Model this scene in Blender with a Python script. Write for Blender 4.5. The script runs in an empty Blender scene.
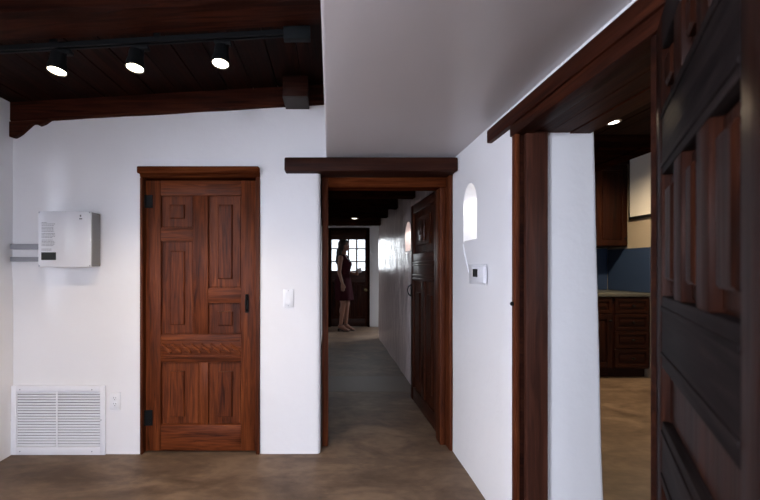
import bpy, bmesh, math, random
from mathutils import Matrix, Vector, noise
random.seed(7)
PI = math.pi
sc = bpy.context.scene
C = bpy.context.scene.collection
F, VX, VY, EYE = 368.0, 330.0, 268.0, 1.185        # focal length in px, vanishing point, eye height
D = 2.344                                          # distance to the back wall
XR = 0.796                                         # right wall plane
XL = -2.02                                         # left wall plane
def wx(px, Y): return (px - VX) / F * Y
def wz(py, Y): return EYE + (VY - py) / F * Y

# ------------------------------------------------------------------ materials
MATS = {}
def mat(name, col, rough=.5, metal=0., spec=.5, emit=None, estr=0.):
    m = bpy.data.materials.new(name); m.use_nodes = True
    b = m.node_tree.nodes['Principled BSDF']
    b.inputs['Base Color'].default_value = (*col, 1)
    b.inputs['Roughness'].default_value = rough
    b.inputs['Metallic'].default_value = metal
    b.inputs['Specular IOR Level'].default_value = spec
    if emit:
        b.inputs['Emission Color'].default_value = (*emit, 1)
        b.inputs['Emission Strength'].default_value = estr
    MATS[name] = m
    return m
def nd(m, t, **kw):
    n = m.node_tree.nodes.new(t)
    for k, v in kw.items(): setattr(n, k, v)
    return n
def ln(m, a, b): m.node_tree.links.new(a, b)
def ramp(m, stops):
    r = nd(m, 'ShaderNodeValToRGB')
    e = r.color_ramp.elements
    e[0].position, e[0].color = stops[0][0], (*stops[0][1], 1)
    e[1].position, e[1].color = stops[-1][0], (*stops[-1][1], 1)
    for p, c in stops[1:-1]:
        q = e.new(p); q.color = (*c, 1)
    return r
def bump(m, src, strength, dist):
    b = nd(m, 'ShaderNodeBump'); b.inputs['Strength'].default_value = strength; b.inputs['Distance'].default_value = dist
    ln(m, src, b.inputs['Height'])
    ln(m, b.outputs['Normal'], m.node_tree.nodes['Principled BSDF'].inputs['Normal'])
def wood(name, axis, dark, mid, light, rough=.4, fine=34., spec=.25, bmp=.35):
    m = mat(name, mid, rough, spec=spec)
    tc = nd(m, 'ShaderNodeTexCoord'); oi = nd(m, 'ShaderNodeObjectInfo')
    mp = nd(m, 'ShaderNodeMapping')
    s = [fine, fine, fine]; s['xyz'.index(axis)] = fine / 16
    mp.inputs['Scale'].default_value = s
    mul = nd(m, 'ShaderNodeVectorMath', operation='SCALE'); mul.inputs[0].default_value = (37, 61, 23)
    ln(m, oi.outputs['Random'], mul.inputs['Scale'])
    ln(m, tc.outputs['Object'], mp.inputs['Vector'])
    add = nd(m, 'ShaderNodeVectorMath', operation='ADD')
    ln(m, mp.outputs['Vector'], add.inputs[0]); ln(m, mul.outputs['Vector'], add.inputs[1])
    n1 = nd(m, 'ShaderNodeTexNoise'); n1.inputs['Scale'].default_value = 1.; n1.inputs['Detail'].default_value = 5; n1.inputs['Distortion'].default_value = 1.2
    n2 = nd(m, 'ShaderNodeTexNoise'); n2.inputs['Scale'].default_value = .18; n2.inputs['Detail'].default_value = 3
    ln(m, add.outputs['Vector'], n1.inputs['Vector']); ln(m, add.outputs['Vector'], n2.inputs['Vector'])
    mx = nd(m, 'ShaderNodeMath', operation='MULTIPLY_ADD'); mx.inputs[1].default_value = .6
    m2 = nd(m, 'ShaderNodeMath', operation='MULTIPLY'); m2.inputs[1].default_value = .4
    ln(m, n2.outputs['Fac'], m2.inputs[0]); ln(m, n1.outputs['Fac'], mx.inputs[0]); ln(m, m2.outputs[0], mx.inputs[2])
    r = ramp(m, [(.34, dark), (.5, mid), (.68, light)])
    ln(m, mx.outputs[0], r.inputs['Fac'])
    ln(m, r.outputs['Color'], m.node_tree.nodes['Principled BSDF'].inputs['Base Color'])
    bump(m, n1.outputs['Fac'], bmp, .004)
    return m
def plaster(name, col, rough=.6, spec=.4, bstr=.25, scale=7.):
    m = mat(name, col, rough, spec=spec)
    tc = nd(m, 'ShaderNodeTexCoord')
    n1 = nd(m, 'ShaderNodeTexNoise'); n1.inputs['Scale'].default_value = scale; n1.inputs['Detail'].default_value = 4; n1.inputs['Roughness'].default_value = .55
    n2 = nd(m, 'ShaderNodeTexNoise'); n2.inputs['Scale'].default_value = 1.7; n2.inputs['Detail'].default_value = 3
    ln(m, tc.outputs['Object'], n1.inputs['Vector']); ln(m, tc.outputs['Object'], n2.inputs['Vector'])
    r = ramp(m, [(.3, tuple(c * .95 for c in col)), (.7, col)])
    ln(m, n2.outputs['Fac'], r.inputs['Fac'])
    ln(m, r.outputs['Color'], m.node_tree.nodes['Principled BSDF'].inputs['Base Color'])
    bump(m, n1.outputs['Fac'], bstr, .02)
    return m
PLASTER = plaster('white_plaster', (.82, .81, .82))
HALLPL = plaster('burnished_plaster', (.72, .61, .585), rough=.26, spec=.6, bstr=1., scale=6.)
_mp = nd(HALLPL, 'ShaderNodeMapping'); _mp.inputs['Scale'].default_value = (1, 1.1, .5)
_tc = [n for n in HALLPL.node_tree.nodes if n.type == 'TEX_COORD'][0]; _n = [n for n in HALLPL.node_tree.nodes if n.type == 'TEX_NOISE' and abs(n.inputs['Scale'].default_value - 6.) < .1][0]
ln(HALLPL, _tc.outputs['Object'], _mp.inputs['Vector']); ln(HALLPL, _mp.outputs['Vector'], _n.inputs['Vector'])
BEIGE = plaster('beige_plaster', (.36, .30, .235))
SOFF = plaster('soffit_plaster', (.66, .62, .625), rough=.38, bstr=.08, scale=3.)
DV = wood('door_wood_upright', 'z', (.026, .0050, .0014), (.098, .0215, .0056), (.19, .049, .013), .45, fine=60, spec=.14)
DH = wood('door_wood_level', 'x', (.032, .0062, .0018), (.118, .0270, .0072), (.215, .057, .015), .45, fine=60, spec=.14)
OV = wood('oiled_wood_upright', 'z', (.012, .0030, .0014), (.032, .0078, .0032), (.066, .0175, .0066), .42, fine=46, spec=.10)
OH = wood('oiled_wood_level', 'x', (.012, .0038, .0022), (.030, .0085, .0045), (.058, .018, .009), .36, fine=46, spec=.22)
NV = wood('shaded_wood_upright', 'z', (.006, .0020, .0013), (.018, .0048, .0024), (.042, .0115, .0048), .45, fine=46, spec=.05)  # door_3 leaf faces away from the light; its shade is in the colour
NH = wood('shaded_wood_level', 'x', (.006, .0042, .0042), (.013, .0090, .0088), (.026, .0180, .0170), .6, fine=46, spec=.035)  # rails of the same leaf, shade put into the colour too
FV = wood('frame_wood_upright', 'z', (.028, .0060, .0022), (.070, .0165, .0054), (.13, .036, .0115), .5, fine=46, spec=.15)
FH = wood('frame_wood_level', 'x', (.028, .0060, .0022), (.070, .0165, .0054), (.13, .036, .0115), .6, fine=46, spec=.0)
FY = wood('frame_wood_deep', 'y', (.012, .0026, .0012), (.034, .0075, .0028), (.07, .0175, .006), .55, fine=46, spec=.10)
LH = wood('lintel_wood', 'x', (.008, .0020, .0012), (.022, .0056, .0028), (.045, .013, .006), .6, spec=.12)
BX = wood('beam_wood', 'x', (.006, .0014, .0007), (.020, .0046, .0020), (.050, .0115, .0045), .6, fine=36, spec=.06)
WBX = wood('lit_beam_wood', 'x', (.010, .0024, .0012), (.040, .0092, .0042), (.085, .021, .0085), .6, fine=36, spec=.08)  # lighter copy of the beam wood; light on the wall beam is coloured in
PY = wood('plank_wood', 'y', (.004, .0012, .0007), (.013, .0032, .0016), (.030, .0075, .0034), .6, fine=36, spec=.06)
HX = wood('hall_beam_wood', 'x', (.005, .0018, .0011), (.016, .0048, .0026), (.034, .0105, .005), .6, fine=26, spec=.0)
KV = wood('cabinet_wood', 'z', (.007, .0016, .0007), (.018, .0040, .0016), (.036, .0092, .003), .5, spec=.12)
KH = wood('cabinet_wood_level', 'x', (.007, .0016, .0007), (.018, .0040, .0016), (.036, .0092, .003), .5, spec=.12)
BLACK = mat('black_iron', (.005, .0055, .006), .55, .0, spec=.15)
SLATE = mat('dark_grey_metal', (.008, .0095, .0105), .65, .0, spec=.12)
GREYP = mat('grey_painted_block', (.060, .053, .050), .75, spec=.1)
WPLAS = mat('white_plastic', (.80, .80, .82), .35)
WENAM = mat('white_enamel', (.78, .78, .82), .3)
WGLOSS = mat('white_gloss_front', (.70, .70, .73), .04, spec=1.)
ALU = mat('grey_aluminium', (.34, .33, .325), .5, .2)
ZINC = mat('galvanised_steel', (.36, .37, .40), .45, .6)
DARKS = mat('dark_screen', (.012, .015, .016), .15)
INK = mat('grey_ink', (.16, .16, .17), .6)
BRASS = mat('aged_brass', (.22, .16, .08), .45, .9)
TEAL = mat('teal_tile', (.022, .040, .090), .4)
COUNT = plaster('counter_stone', (.09, .09, .08), rough=.3, bstr=.02, scale=40.)
DUCT = mat('dark_duct', (.03, .03, .035), .8)
LENS = mat('lamp_lens', (1, .9, .75), .4, emit=(1, .86, .62), estr=16.)
LENS2 = mat('small_lamp_lens', (1, .95, .85), .4, emit=(1, .93, .80), estr=9.)
SKIN = mat('skin', (.24, .11, .07), .5)
HAIR = mat('dark_hair', (.012, .008, .007), .4)
CLOTH = mat('maroon_cloth', (.030, .0035, .007), .8, spec=.1)
LEATHER = mat('brown_leather', (.022, .012, .009), .5)
EYEW = mat('eye_white', (.7, .7, .7), .2)
LIP = mat('lips', (.32, .08, .07), .45)
PICT = plaster('mottled_canvas', (.80, .76, .72), rough=.3, bstr=.1, scale=9.)
PAPER = mat('white_paper', (.80, .80, .82), .5)
OUT = mat('outdoor_ground', (.35, .31, .25), .9)
# glass: thin pane, light passes straight through
GLASS = bpy.data.materials.new('window_glass'); GLASS.use_nodes = True
_t = GLASS.node_tree; _t.nodes.clear()
_o = _t.nodes.new('ShaderNodeOutputMaterial'); _m = _t.nodes.new('ShaderNodeMixShader')
_a = _t.nodes.new('ShaderNodeBsdfTransparent'); _g = _t.nodes.new('ShaderNodeBsdfGlossy'); _g.inputs['Roughness'].default_value = .02
_m.inputs[0].default_value = .06
_t.links.new(_a.outputs[0], _m.inputs[1]); _t.links.new(_g.outputs[0], _m.inputs[2]); _t.links.new(_m.outputs[0], _o.inputs[0])
# floor: trowelled brown concrete
FLOOR = mat('brown_concrete', (.14, .1, .07), .38, spec=.3)
tc = nd(FLOOR, 'ShaderNodeTexCoord'); mp = nd(FLOOR, 'ShaderNodeMapping'); mp.inputs['Scale'].default_value = (1., 1.9, 1)
ln(FLOOR, tc.outputs['Object'], mp.inputs['Vector'])
n1 = nd(FLOOR, 'ShaderNodeTexNoise'); n1.inputs['Scale'].default_value = 2.3; n1.inputs['Detail'].default_value = 7; n1.inputs['Roughness'].default_value = .62; n1.inputs['Distortion'].default_value = .8
n2 = nd(FLOOR, 'ShaderNodeTexNoise'); n2.inputs['Scale'].default_value = 14; n2.inputs['Detail'].default_value = 5
ln(FLOOR, mp.outputs[0], n1.inputs['Vector']); ln(FLOOR, mp.outputs[0], n2.inputs['Vector'])
mx = nd(FLOOR, 'ShaderNodeMath', operation='MULTIPLY_ADD'); mx.inputs[1].default_value = .22
sb = nd(FLOOR, 'ShaderNodeMath', operation='MULTIPLY'); sb.inputs[1].default_value = .8
ln(FLOOR, n1.outputs['Fac'], sb.inputs[0]); ln(FLOOR, n2.outputs['Fac'], mx.inputs[0]); ln(FLOOR, sb.outputs[0], mx.inputs[2])
r = ramp(FLOOR, [(.36, (.078, .049, .032)), (.5, (.130, .085, .057)), (.64, (.200, .136, .092))])
ln(FLOOR, mx.outputs[0], r.inputs['Fac'])
fb = FLOOR.node_tree.nodes['Principled BSDF']
ln(FLOOR, r.outputs['Color'], fb.inputs['Base Color'])
rr = nd(FLOOR, 'ShaderNodeMapRange'); rr.inputs['To Min'].default_value = .42; rr.inputs['To Max'].default_value = .62
ln(FLOOR, n1.outputs['Fac'], rr.inputs['Value']); ln(FLOOR, rr.outputs[0], fb.inputs['Roughness'])
bump(FLOOR, n2.outputs['Fac'], .08, .01)

# ------------------------------------------------------------------ object helpers
WM = {}
def tag(o, label=None, cat=None, group=None, kind=None):
    if label: o['label'] = label
    if cat: o['category'] = cat
    if group: o['group'] = group
    if kind: o['kind'] = kind
    return o
def thing(name, label, cat, loc=(0, 0, 0), rz=0., group=None, kind=None, rot=None):
    o = bpy.data.objects.new(name, None); C.objects.link(o)
    o.empty_display_size = .05
    o.location = loc
    o.rotation_euler = rot if rot else (0, 0, rz)
    WM[o.name] = Matrix.Translation(loc) @ o.rotation_euler.to_matrix().to_4x4()
    return tag(o, label, cat, group, kind)
def obj(name, bm, m, parent=None, local=False, smooth=True, ang=35):
    """link a bmesh as ONE mesh object; world coordinates unless local"""
    if parent is not None and not local:
        bm.transform(WM[parent.name].inverted())
    bmesh.ops.recalc_face_normals(bm, faces=bm.faces)
    me = bpy.data.meshes.new(name); bm.to_mesh(me); bm.free()
    if smooth:
        for p in me.polygons: p.use_smooth = True
        me.set_sharp_from_angle(angle=math.radians(ang))
    me.materials.append(m)
    o = bpy.data.objects.new(name, me); C.objects.link(o)
    if parent is not None:
        o.parent = parent; WM[o.name] = WM[parent.name]
    else:
        WM[o.name] = Matrix.Identity(4)
    return o
def struct(name, bm, m, label, cat, parent=None, **k):
    o = obj(name, bm, m, parent, **k)
    if parent is None: tag(o, label, cat, kind='structure')
    return o
def bx(bm, a, b, bev=0., seg=2):
    """box from corner a to corner b with rounded edges"""
    a, b = Vector(a), Vector(b)
    lo = Vector(map(min, a, b)); hi = Vector(map(max, a, b))
    r = bmesh.ops.create_cube(bm, size=1.)
    vs = r['verts']
    for v in vs:
        v.co = Vector((lo[i] + (v.co[i] + .5) * (hi[i] - lo[i]) for i in range(3)))
    if bev > 0:
        es = list({e for v in vs for e in v.link_edges})
        bmesh.ops.bevel(bm, geom=es, offset=bev, segments=seg, profile=.5, affect='EDGES')
    return bm
def box(a, b, bev=0., seg=2): return bx(bmesh.new(), a, b, bev, seg)
def tube(bm, p, q, r0, r1=None, n=16, cap=True):
    p, q = Vector(p), Vector(q); d = q - p
    r1 = r0 if r1 is None else r1
    mtx = Matrix.Translation((p + q) / 2) @ d.to_track_quat('Z', 'Y').to_matrix().to_4x4()
    bmesh.ops.create_cone(bm, cap_ends=cap, segments=n, radius1=r0, radius2=r1, depth=d.length, matrix=mtx)
    return bm
def ball(bm, c, r, u=16, v=10, rot=None):
    if not hasattr(r, '__len__'): r = (r, r, r)
    mtx = Matrix.Translation(c) @ (rot.to_4x4() if rot else Matrix.Identity(4)) @ Matrix.Diagonal((*r, 1))
    bmesh.ops.create_uvsphere(bm, u_segments=u, v_segments=v, radius=1., matrix=mtx)
    return bm
def path_tube(bm, pts, r, n=10):
    for a, b in zip(pts[:-1], pts[1:]): tube(bm, a, b, r, n=n)
    for p in pts[1:-1]: ball(bm, p, r, n, 6)
    return bm
def lathe(bm, prof, origin=(0, 0, 0), axis='z', n=24):
    """prof: list of (radius, height)"""
    rings = []
    for rad, h in prof:
        ring = []
        for i in range(n):
            a = 2 * PI * i / n
            c = Vector((rad * math.cos(a), rad * math.sin(a), h))
            if axis == 'y': c = Vector((c.x, c.z, c.y))
            if axis == 'x': c = Vector((c.z, c.x, c.y))
            ring.append(bm.verts.new(c + Vector(origin)))
        rings.append(ring)
    for A, B in zip(rings[:-1], rings[1:]):
        for i in range(n): bm.faces.new((A[i], A[(i + 1) % n], B[(i + 1) % n], B[i]))
    bm.faces.new(rings[0]); bm.faces.new(rings[-1])
    return bm
def prism(bm, pts, depth_a, depth_b, axis):
    """outline pts (u, v) extruded between two depths along axis ('x': u=y v=z, 'y': u=x v=z, 'z': u=x v=y)"""
    def mk(u, v, d):
        return {'x': (d, u, v), 'y': (u, d, v), 'z': (u, v, d)}[axis]
    A = [bm.verts.new(mk(u, v, depth_a)) for u, v in pts]
    B = [bm.verts.new(mk(u, v, depth_b)) for u, v in pts]
    bm.faces.new(A); bm.faces.new(B[::-1])
    n = len(pts)
    for i in range(n): bm.faces.new((A[i], A[(i + 1) % n], B[(i + 1) % n], B[i]))
    return bm
def evaluated(o):
    dg = bpy.context.evaluated_depsgraph_get(); dg.update()
    return bpy.data.meshes.new_from_object(o.evaluated_get(dg))
def wall_grid(us, vs, holes, axis, face, thick, bev=.025, wob=.004, step=.14, seed=0., floor_edge=True):
    """adobe wall: a grid of quads with openings, extruded, its edges rounded and its face slightly uneven.
    us, vs ranges; axis 'y': wall in XZ with the face at y=face, going back by thick; axis 'x' likewise"""
    def cuts(lo, hi, marks):
        ms = sorted({lo, hi, *[m for m in marks if lo < m < hi]})
        out = [ms[0]]
        for a, b in zip(ms[:-1], ms[1:]):
            n = max(1, round((b - a) / step))
            out += [a + (b - a) * i / n for i in range(1, n + 1)]
        return out
    U = cuts(us[0], us[1], [h[i] for h in holes for i in (0, 1)])
    V = cuts(vs[0], vs[1], [h[i] for h in holes for i in (2, 3)])
    bm = bmesh.new()
    g = {}
    def vert(i, j):
        if (i, j) not in g:
            u, v = U[i], V[j]
            g[i, j] = bm.verts.new((u, face, v) if axis == 'y' else (face, u, v))
        return g[i, j]
    for i in range(len(U) - 1):
        for j in range(len(V) - 1):
            cu, cv = (U[i] + U[i + 1]) / 2, (V[j] + V[j + 1]) / 2
            if any(h[0] < cu < h[1] and h[2] < cv < h[3] for h in holes): continue
            bm.faces.new((vert(i, j), vert(i + 1, j), vert(i + 1, j + 1), vert(i, j + 1)))
    front = list(bm.faces)
    r = bmesh.ops.extrude_face_region(bm, geom=front)
    ev = [e for e in r['geom'] if isinstance(e, bmesh.types.BMVert)]
    off = Vector((0, thick, 0)) if axis == 'y' else Vector((thick, 0, 0))
    for v in ev: v.co += off
    bmesh.ops.recalc_face_normals(bm, faces=bm.faces)
    bm.normal_update()
    k = 1 if axis == 'y' else 0
    if bev > 0:
        es = []
        for e in bm.edges:
            if len(e.link_faces) == 2 and e.calc_face_angle(0) > 1.2:
                a, b = e.verts[0].co, e.verts[1].co
                mid = (a + b) / 2
                iu = 0 if axis == 'y' else 1
                onb = (abs(mid[iu] - us[0]) < 1e-4 or abs(mid[iu] - us[1]) < 1e-4 or abs(mid.z - vs[0]) < 1e-4 or abs(mid.z - vs[1]) < 1e-4)
                if abs(a[k] - b[k]) < 1e-5 and not onb: es.append(e)
        bmesh.ops.bevel(bm, geom=es, offset=bev, segments=4, profile=.5, affect='EDGES')
    for v in bm.verts:
        p = v.co * 2.3 + Vector((seed, seed * 2, 0))
        v.co[k] += wob * noise.noise(p)
    return bm
def boolean_cut(o, cutters):
    cs = []
    for bm in cutters:
        bmesh.ops.recalc_face_normals(bm, faces=bm.faces)
        me = bpy.data.meshes.new('cut'); bm.to_mesh(me); bm.free()
        c = bpy.data.objects.new('cut', me); C.objects.link(c); cs.append(c)
        md = o.modifiers.new('cut', 'BOOLEAN'); md.object = c; md.operation = 'DIFFERENCE'; md.solver = 'EXACT'
    me = evaluated(o)
    o.modifiers.clear(); o.data = me
    for c in cs: bpy.data.objects.remove(c)
    for p in o.data.polygons: p.use_smooth = True
    o.data.set_sharp_from_angle(angle=math.radians(35))
def arch(u0, u1, v0, v1, n=14):
    """outline of an arched niche, pointed-round top"""
    c = (u0 + u1) / 2; w = (u1 - u0) / 2; h = w * 1.25
    pts = [(u0, v0), (u1, v0)]
    for i in range(n + 1):
        a = PI * i / n
        pts.append((c + w * math.cos(a), v1 - h + h * math.sin(a)))
    return pts

# ------------------------------------------------------------------ the setting
KX0, KX1, KY1, KZ = 1.126, 3.45, 4.57, 2.52        # kitchen
HXL, HXR, HY1 = -.14, .82, 7.42                    # hallway
HEND = 6.2                                         # where the hallway's right wall stops
struct('floor', box((-3.2, -3.0, -.12), (4.2, 8.2, 0)), FLOOR, 'brown trowelled concrete floor running through room, hallway and kitchen', 'floor')

# back wall
LD = (-1.197, -.460, 0, 1.772)                     # opening of the closed door
HO = (-.062, .80, 0, 1.80)                         # opening to the hallway
struct('wall_back', wall_grid((XL - .02, .80), (0, 2.45), [LD, HO], 'y', D, .25, seed=1.), PLASTER,
       'white plastered adobe wall with the closed door and the hallway opening', 'wall')
# left wall with a window
WL = (.80, 1.66, 1.10, 1.78)
WL2 = (-2.3, -.9, .75, 1.85)
struct('wall_left', wall_grid((-2.6, 2.6), (0, 2.45), [WL, WL2], 'x', XL, -.25, seed=4.), PLASTER,
       'white plastered wall on the left edge of the room', 'wall')
# rear wall with two windows behind the camera
WR1, WR2 = (-1.9, -.8, .75, 1.85), (-.45, .55, .75, 1.85)
struct('wall_rear', wall_grid((-2.2, 1.126), (0, 2.45), [WR1, WR2], 'y', -2.6, -.25, seed=9.), PLASTER,
       'white plastered wall behind the camera with two windows', 'wall')
# right wall with the kitchen doorway and two arched niches
RD = (.90, 1.585, 0, 1.778)
bm = wall_grid((-2.6, 2.60), (0, 2.52), [RD], 'x', XR, KX0 - XR, seed=2., bev=.02)
for v in bm.verts:
    if v.co.x > 1.0 and v.co.y > 1.3: v.co.x += .020 + .045 * max(0, 1 - v.co.z / 1.77)
wr = struct('wall_right', bm, PLASTER, 'white plastered wall on the right with arched niche and kitchen doorway', 'wall')
N1 = (1.995, 2.195, wz(243, 2.19), wz(183, 2.09))
boolean_cut(wr, [prism(bmesh.new(), arch(*N1), XR - .1, XR + .17, 'x')])
# hallway shell
bm = wall_grid((2.60, HEND), (0, 2.2), [], 'x', HXR, .30, seed=6., wob=.012, bev=0)
wh = struct('wall_hall_right', bm, HALLPL, 'burnished grey plaster wall along the right of the hallway', 'wall')
N2 = (3.72, 3.98, wz(252, 3.87), wz(222, 3.87))
boolean_cut(wh, [prism(bmesh.new(), arch(*N2), HXR - .1, HXR + .15, 'x')])
struct('wall_hall_left', wall_grid((2.60, HY1), (0, 2.2), [], 'x', HXL, -.2, seed=7., bev=0), PLASTER, 'white plastered wall along the left of the hallway', 'wall')
FD = (.0, .775, 0, 1.99)
struct('wall_hall_far', wall_grid((HXL - .2, 2.4), (0, 2.2), [FD], 'y', HY1, .2, seed=8., bev=.012), PLASTER, 'white wall at the far end of the hallway around the glazed door', 'wall')
SW = (6.75, 7.35, .25, 1.9)
struct('wall_hall_side', wall_grid((6.0, HY1 + .2), (0, 2.2), [SW], 'x', 2.2, .15, seed=3., bev=.0), PLASTER, 'white side wall past the end of the hallway with a tall window', 'wall')
struct('wall_hall_return', box((HXR + .30, HEND - .15, 0), (2.35, HEND, 2.2)), PLASTER, 'white wall closing off the space beside the hallway end', 'wall')
# kitchen shell
struct('wall_kitchen_back', wall_grid((KX0, KX1 + .15), (0, KZ), [], 'y', KY1, .15, seed=11., bev=0), BEIGE, 'beige kitchen wall behind the cabinets', 'wall')
struct('wall_kitchen_side', wall_grid((-1.2, KY1), (0, KZ), [], 'x', KX1, .15, seed=12., bev=0), BEIGE, 'beige kitchen side wall with the pale picture', 'wall')
WK = (1.8, 2.8, .95, 2.05)
struct('wall_kitchen_near', wall_grid((KX0, KX1 + .15), (0, KZ), [WK], 'y', -1.2, -.15, seed=13., bev=0), BEIGE, 'beige kitchen wall nearest the camera with a window', 'wall')
struct('baseboard_kitchen', box((KX1 - .018, -1.2, 0), (KX1, 3.935, .09), .004), WPLAS, 'white baseboard along the kitchen side wall', 'baseboard')
# kitchen ceiling: planks
def planks(x0, x1, y0, y1, zf, along, w=.135, t=.03, gap=.006, deck=.06):
    bm = bmesh.new()
    a, b = (x0, x1) if along == 'y' else (y0, y1)
    n = max(1, round((b - a) / w)); ww = (b - a) / n
    for i in range(n):
        p, q = a + i * ww + gap / 2, a + (i + 1) * ww - gap / 2
        dz = random.uniform(-.003, .003)
        vs = []
        for (u, top) in ((p, 0), (q, 0), (q, 1), (p, 1)):
            for s in (0, 1):
                X, Y = ((u, (y0, y1)[s]) if along == 'y' else ((x0, x1)[s], u))
                vs.append(bm.verts.new((X, Y, zf(X) + dz + top * t)))
        for f in ((0, 2, 3, 1), (2, 4, 5, 3), (4, 6, 7, 5), (6, 0, 1, 7), (0, 6, 4, 2), (1, 3, 5, 7)):
            bm.faces.new([vs[k] for k in f])
    # deck above the boards so no light leaks through the joints
    A = [(x0, y0), (x1, y0), (x1, y1), (x0, y1)]
    lo = [bm.verts.new((x, y, zf(x) + t + .002)) for x, y in A]; hi = [bm.verts.new((x, y, zf(x) + t + deck)) for x, y in A]
    bm.faces.new(lo[::-1]); bm.faces.new(hi)
    for i in range(4): bm.faces.new((lo[i], lo[(i + 1) % 4], hi[(i + 1) % 4], hi[i]))
    return bm
struct('ceiling_kitchen', planks(XR, KX1 + .15, -1.35, KY1 + .15, lambda x: KZ, 'y'), PY, 'dark plank ceiling over the kitchen', 'ceiling')
ZB = lambda x: 2.222 + .058 * (x + .05)            # underside of the room's beams (they rise a little to the right)
struct('ceiling', planks(XL - .02, -.02, -2.6, D, lambda x: ZB(x) + .125, 'y', w=.155), PY, 'dark brown plank ceiling above the track lights', 'ceiling')
bm = box((-.025, -2.6, 1.888), (XR + .005, D + .01, 2.50), .012, 3)
struct('ceiling_soffit', bm, SOFF, 'pale grey smooth dropped ceiling over the right half of the room', 'ceiling')
struct('ceiling_hall', planks(HXL - .2, 2.35, 2.59, HY1 + .2, lambda x: 2.034, 'y', w=.15), HX, 'almost black plank ceiling over the hallway', 'ceiling')

# ------------------------------------------------------------------ windows that light the room
def window(name, axis, at, u0, u1, v0, v1, nu, nv, label, fw=.05, depth=.07):
    cen = ((u0 + u1) / 2, at, v0) if axis == 'y' else (at, (u0 + u1) / 2, v0)
    t = thing(name, label, 'window', cen, kind='structure')
    def B(bm, a0, a1, b0, b1, d):
        if axis == 'y': bx(bm, (a0, at - d / 2, b0), (a1, at + d / 2, b1), .004)
        else: bx(bm, (at - d / 2, a0, b0), (at + d / 2, a1, b1), .004)
    bm = bmesh.new()
    B(bm, u0, u0 + fw, v0, v1, depth); B(bm, u1 - fw, u1, v0, v1, depth)
    B(bm, u0 + fw, u1 - fw, v0, v0 + fw, depth); B(bm, u0 + fw, u1 - fw, v1 - fw, v1, depth)
    obj('window_frame', bm, WENAM, t)
    bm = bmesh.new()
    for i in range(1, nu):
        u = u0 + (u1 - u0) * i / nu; B(bm, u - .014, u + .014, v0 + fw, v1 - fw, .035)
    for j in range(1, nv):
        v = v0 + (v1 - v0) * j / nv; B(bm, u0 + fw, u1 - fw, v - .014, v + .014, .03)
    obj('glazing_bars', bm, WENAM, t)
    bm = bmesh.new()
    if axis == 'y': bx(bm, (u0 + .02, at - .003, v0 + .02), (u1 - .02, at + .003, v1 - .02))
    else: bx(bm, (at - .003, u0 + .02, v0 + .02), (at + .003, u1 - .02, v1 - .02))
    obj('pane', bm, GLASS, t)
window('window_1', 'x', XL - .17, *WL, 4, 3, 'white framed window in the left wall')
window('window_6', 'x', XL - .17, *WL2, 3, 3, 'wide white framed window in the left wall behind the camera')
window('window_2', 'y', -2.77, *WR1, 2, 3, 'white framed window behind the camera, left one')
window('window_3', 'y', -2.77, *WR2, 2, 3, 'white framed window behind the camera, right one')
window('window_5', 'y', -1.29, *WK, 2, 2, 'kitchen window in the wall nearest the camera')
window('window_4', 'x', 2.27, *SW, 1, 2, 'tall side window past the end of the hallway')

# ------------------------------------------------------------------ panelled doors
def door_leaf(t, W, H, T, stiles, rails, muntins, panels, V, Hm, carve=None, raise_=True):
    """all lists in leaf coordinates: x from the left edge, z up; front y=0, back y=T; members (x0,x1,z0,z1)"""
    for (x0, x1, z0, z1) in stiles: obj('stile', box((x0, 0, z0), (x1, T, z1), .003), V, t, local=True)
    for (x0, x1, z0, z1) in rails:
        bm = box((x0, .0005, z0), (x1, T - .0005, z1), .003)
        obj('rail', bm, Hm, t, local=True)
    for (x0, x1, z0, z1) in muntins: obj('muntin', box((x0, .001, z0), (x1, T - .001, z1), .003), V, t, local=True)
    for p in panels:
        x0, x1, z0, z1 = p[:4]
        # a thin core let into the frame, and on it a slab with an open groove all round
        gv = .006
        bm = box((x0 - .004, T / 2 - .003, z0 - .004), (x1 + .004, T / 2 + .003, z1 + .004))
        bx(bm, (x0 + gv, .014, z0 + gv), (x1 - gv, T - .014, z1 - gv), .0025, 1)
        o = obj('panel', bm, V, t, local=True)
        if len(p) > 4:
            a0, a1, c0, c1 = p[4:8]
            b2 = bmesh.new()
            for s in (0, 1):
                yo, yi = (.001, .016) if s == 0 else (T - .001, T - .016)
                e = .006
                outer = [(a0, c0), (a1, c0), (a1, c1), (a0, c1)]
                inner = [(a0 + e, c0 + e), (a1 - e, c0 + e), (a1 - e, c1 - e), (a0 + e, c1 - e)]
                A = [b2.verts.new((u, yi, v)) for u, v in outer]
                M_ = [b2.verts.new((u, yo + (.004 if s == 0 else -.004), v)) for u, v in outer]
                B = [b2.verts.new((u, yo, v)) for u, v in inner]
                b2.faces.new(A); b2.faces.new(B)
                for i in range(4):
                    b2.faces.new((A[i], A[(i + 1) % 4], M_[(i + 1) % 4], M_[i]))
                    b2.faces.new((M_[i], M_[(i + 1) % 4], B[(i + 1) % 4], B[i]))
            obj('raised_field', b2, V, o, local=True, ang=20)
def strap_hinge(t, x0, x1, z0, z1, y0):
    bm = box((x0, y0 - .004, z0), (x1, y0 + .001, z1), .0015, 1)
    tube(bm, (x0, y0 - .006, z0), (x0, y0 - .006, z1), .006, n=10)
    for (u, v) in ((.65, .2), (.65, .8), (.8, .5)):
        ball(bm, (x0 + (x1 - x0) * u, y0 - .004, z0 + (z1 - z0) * v), .003, 8, 6)
    obj('hinge', bm, BLACK, t, local=True)
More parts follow.
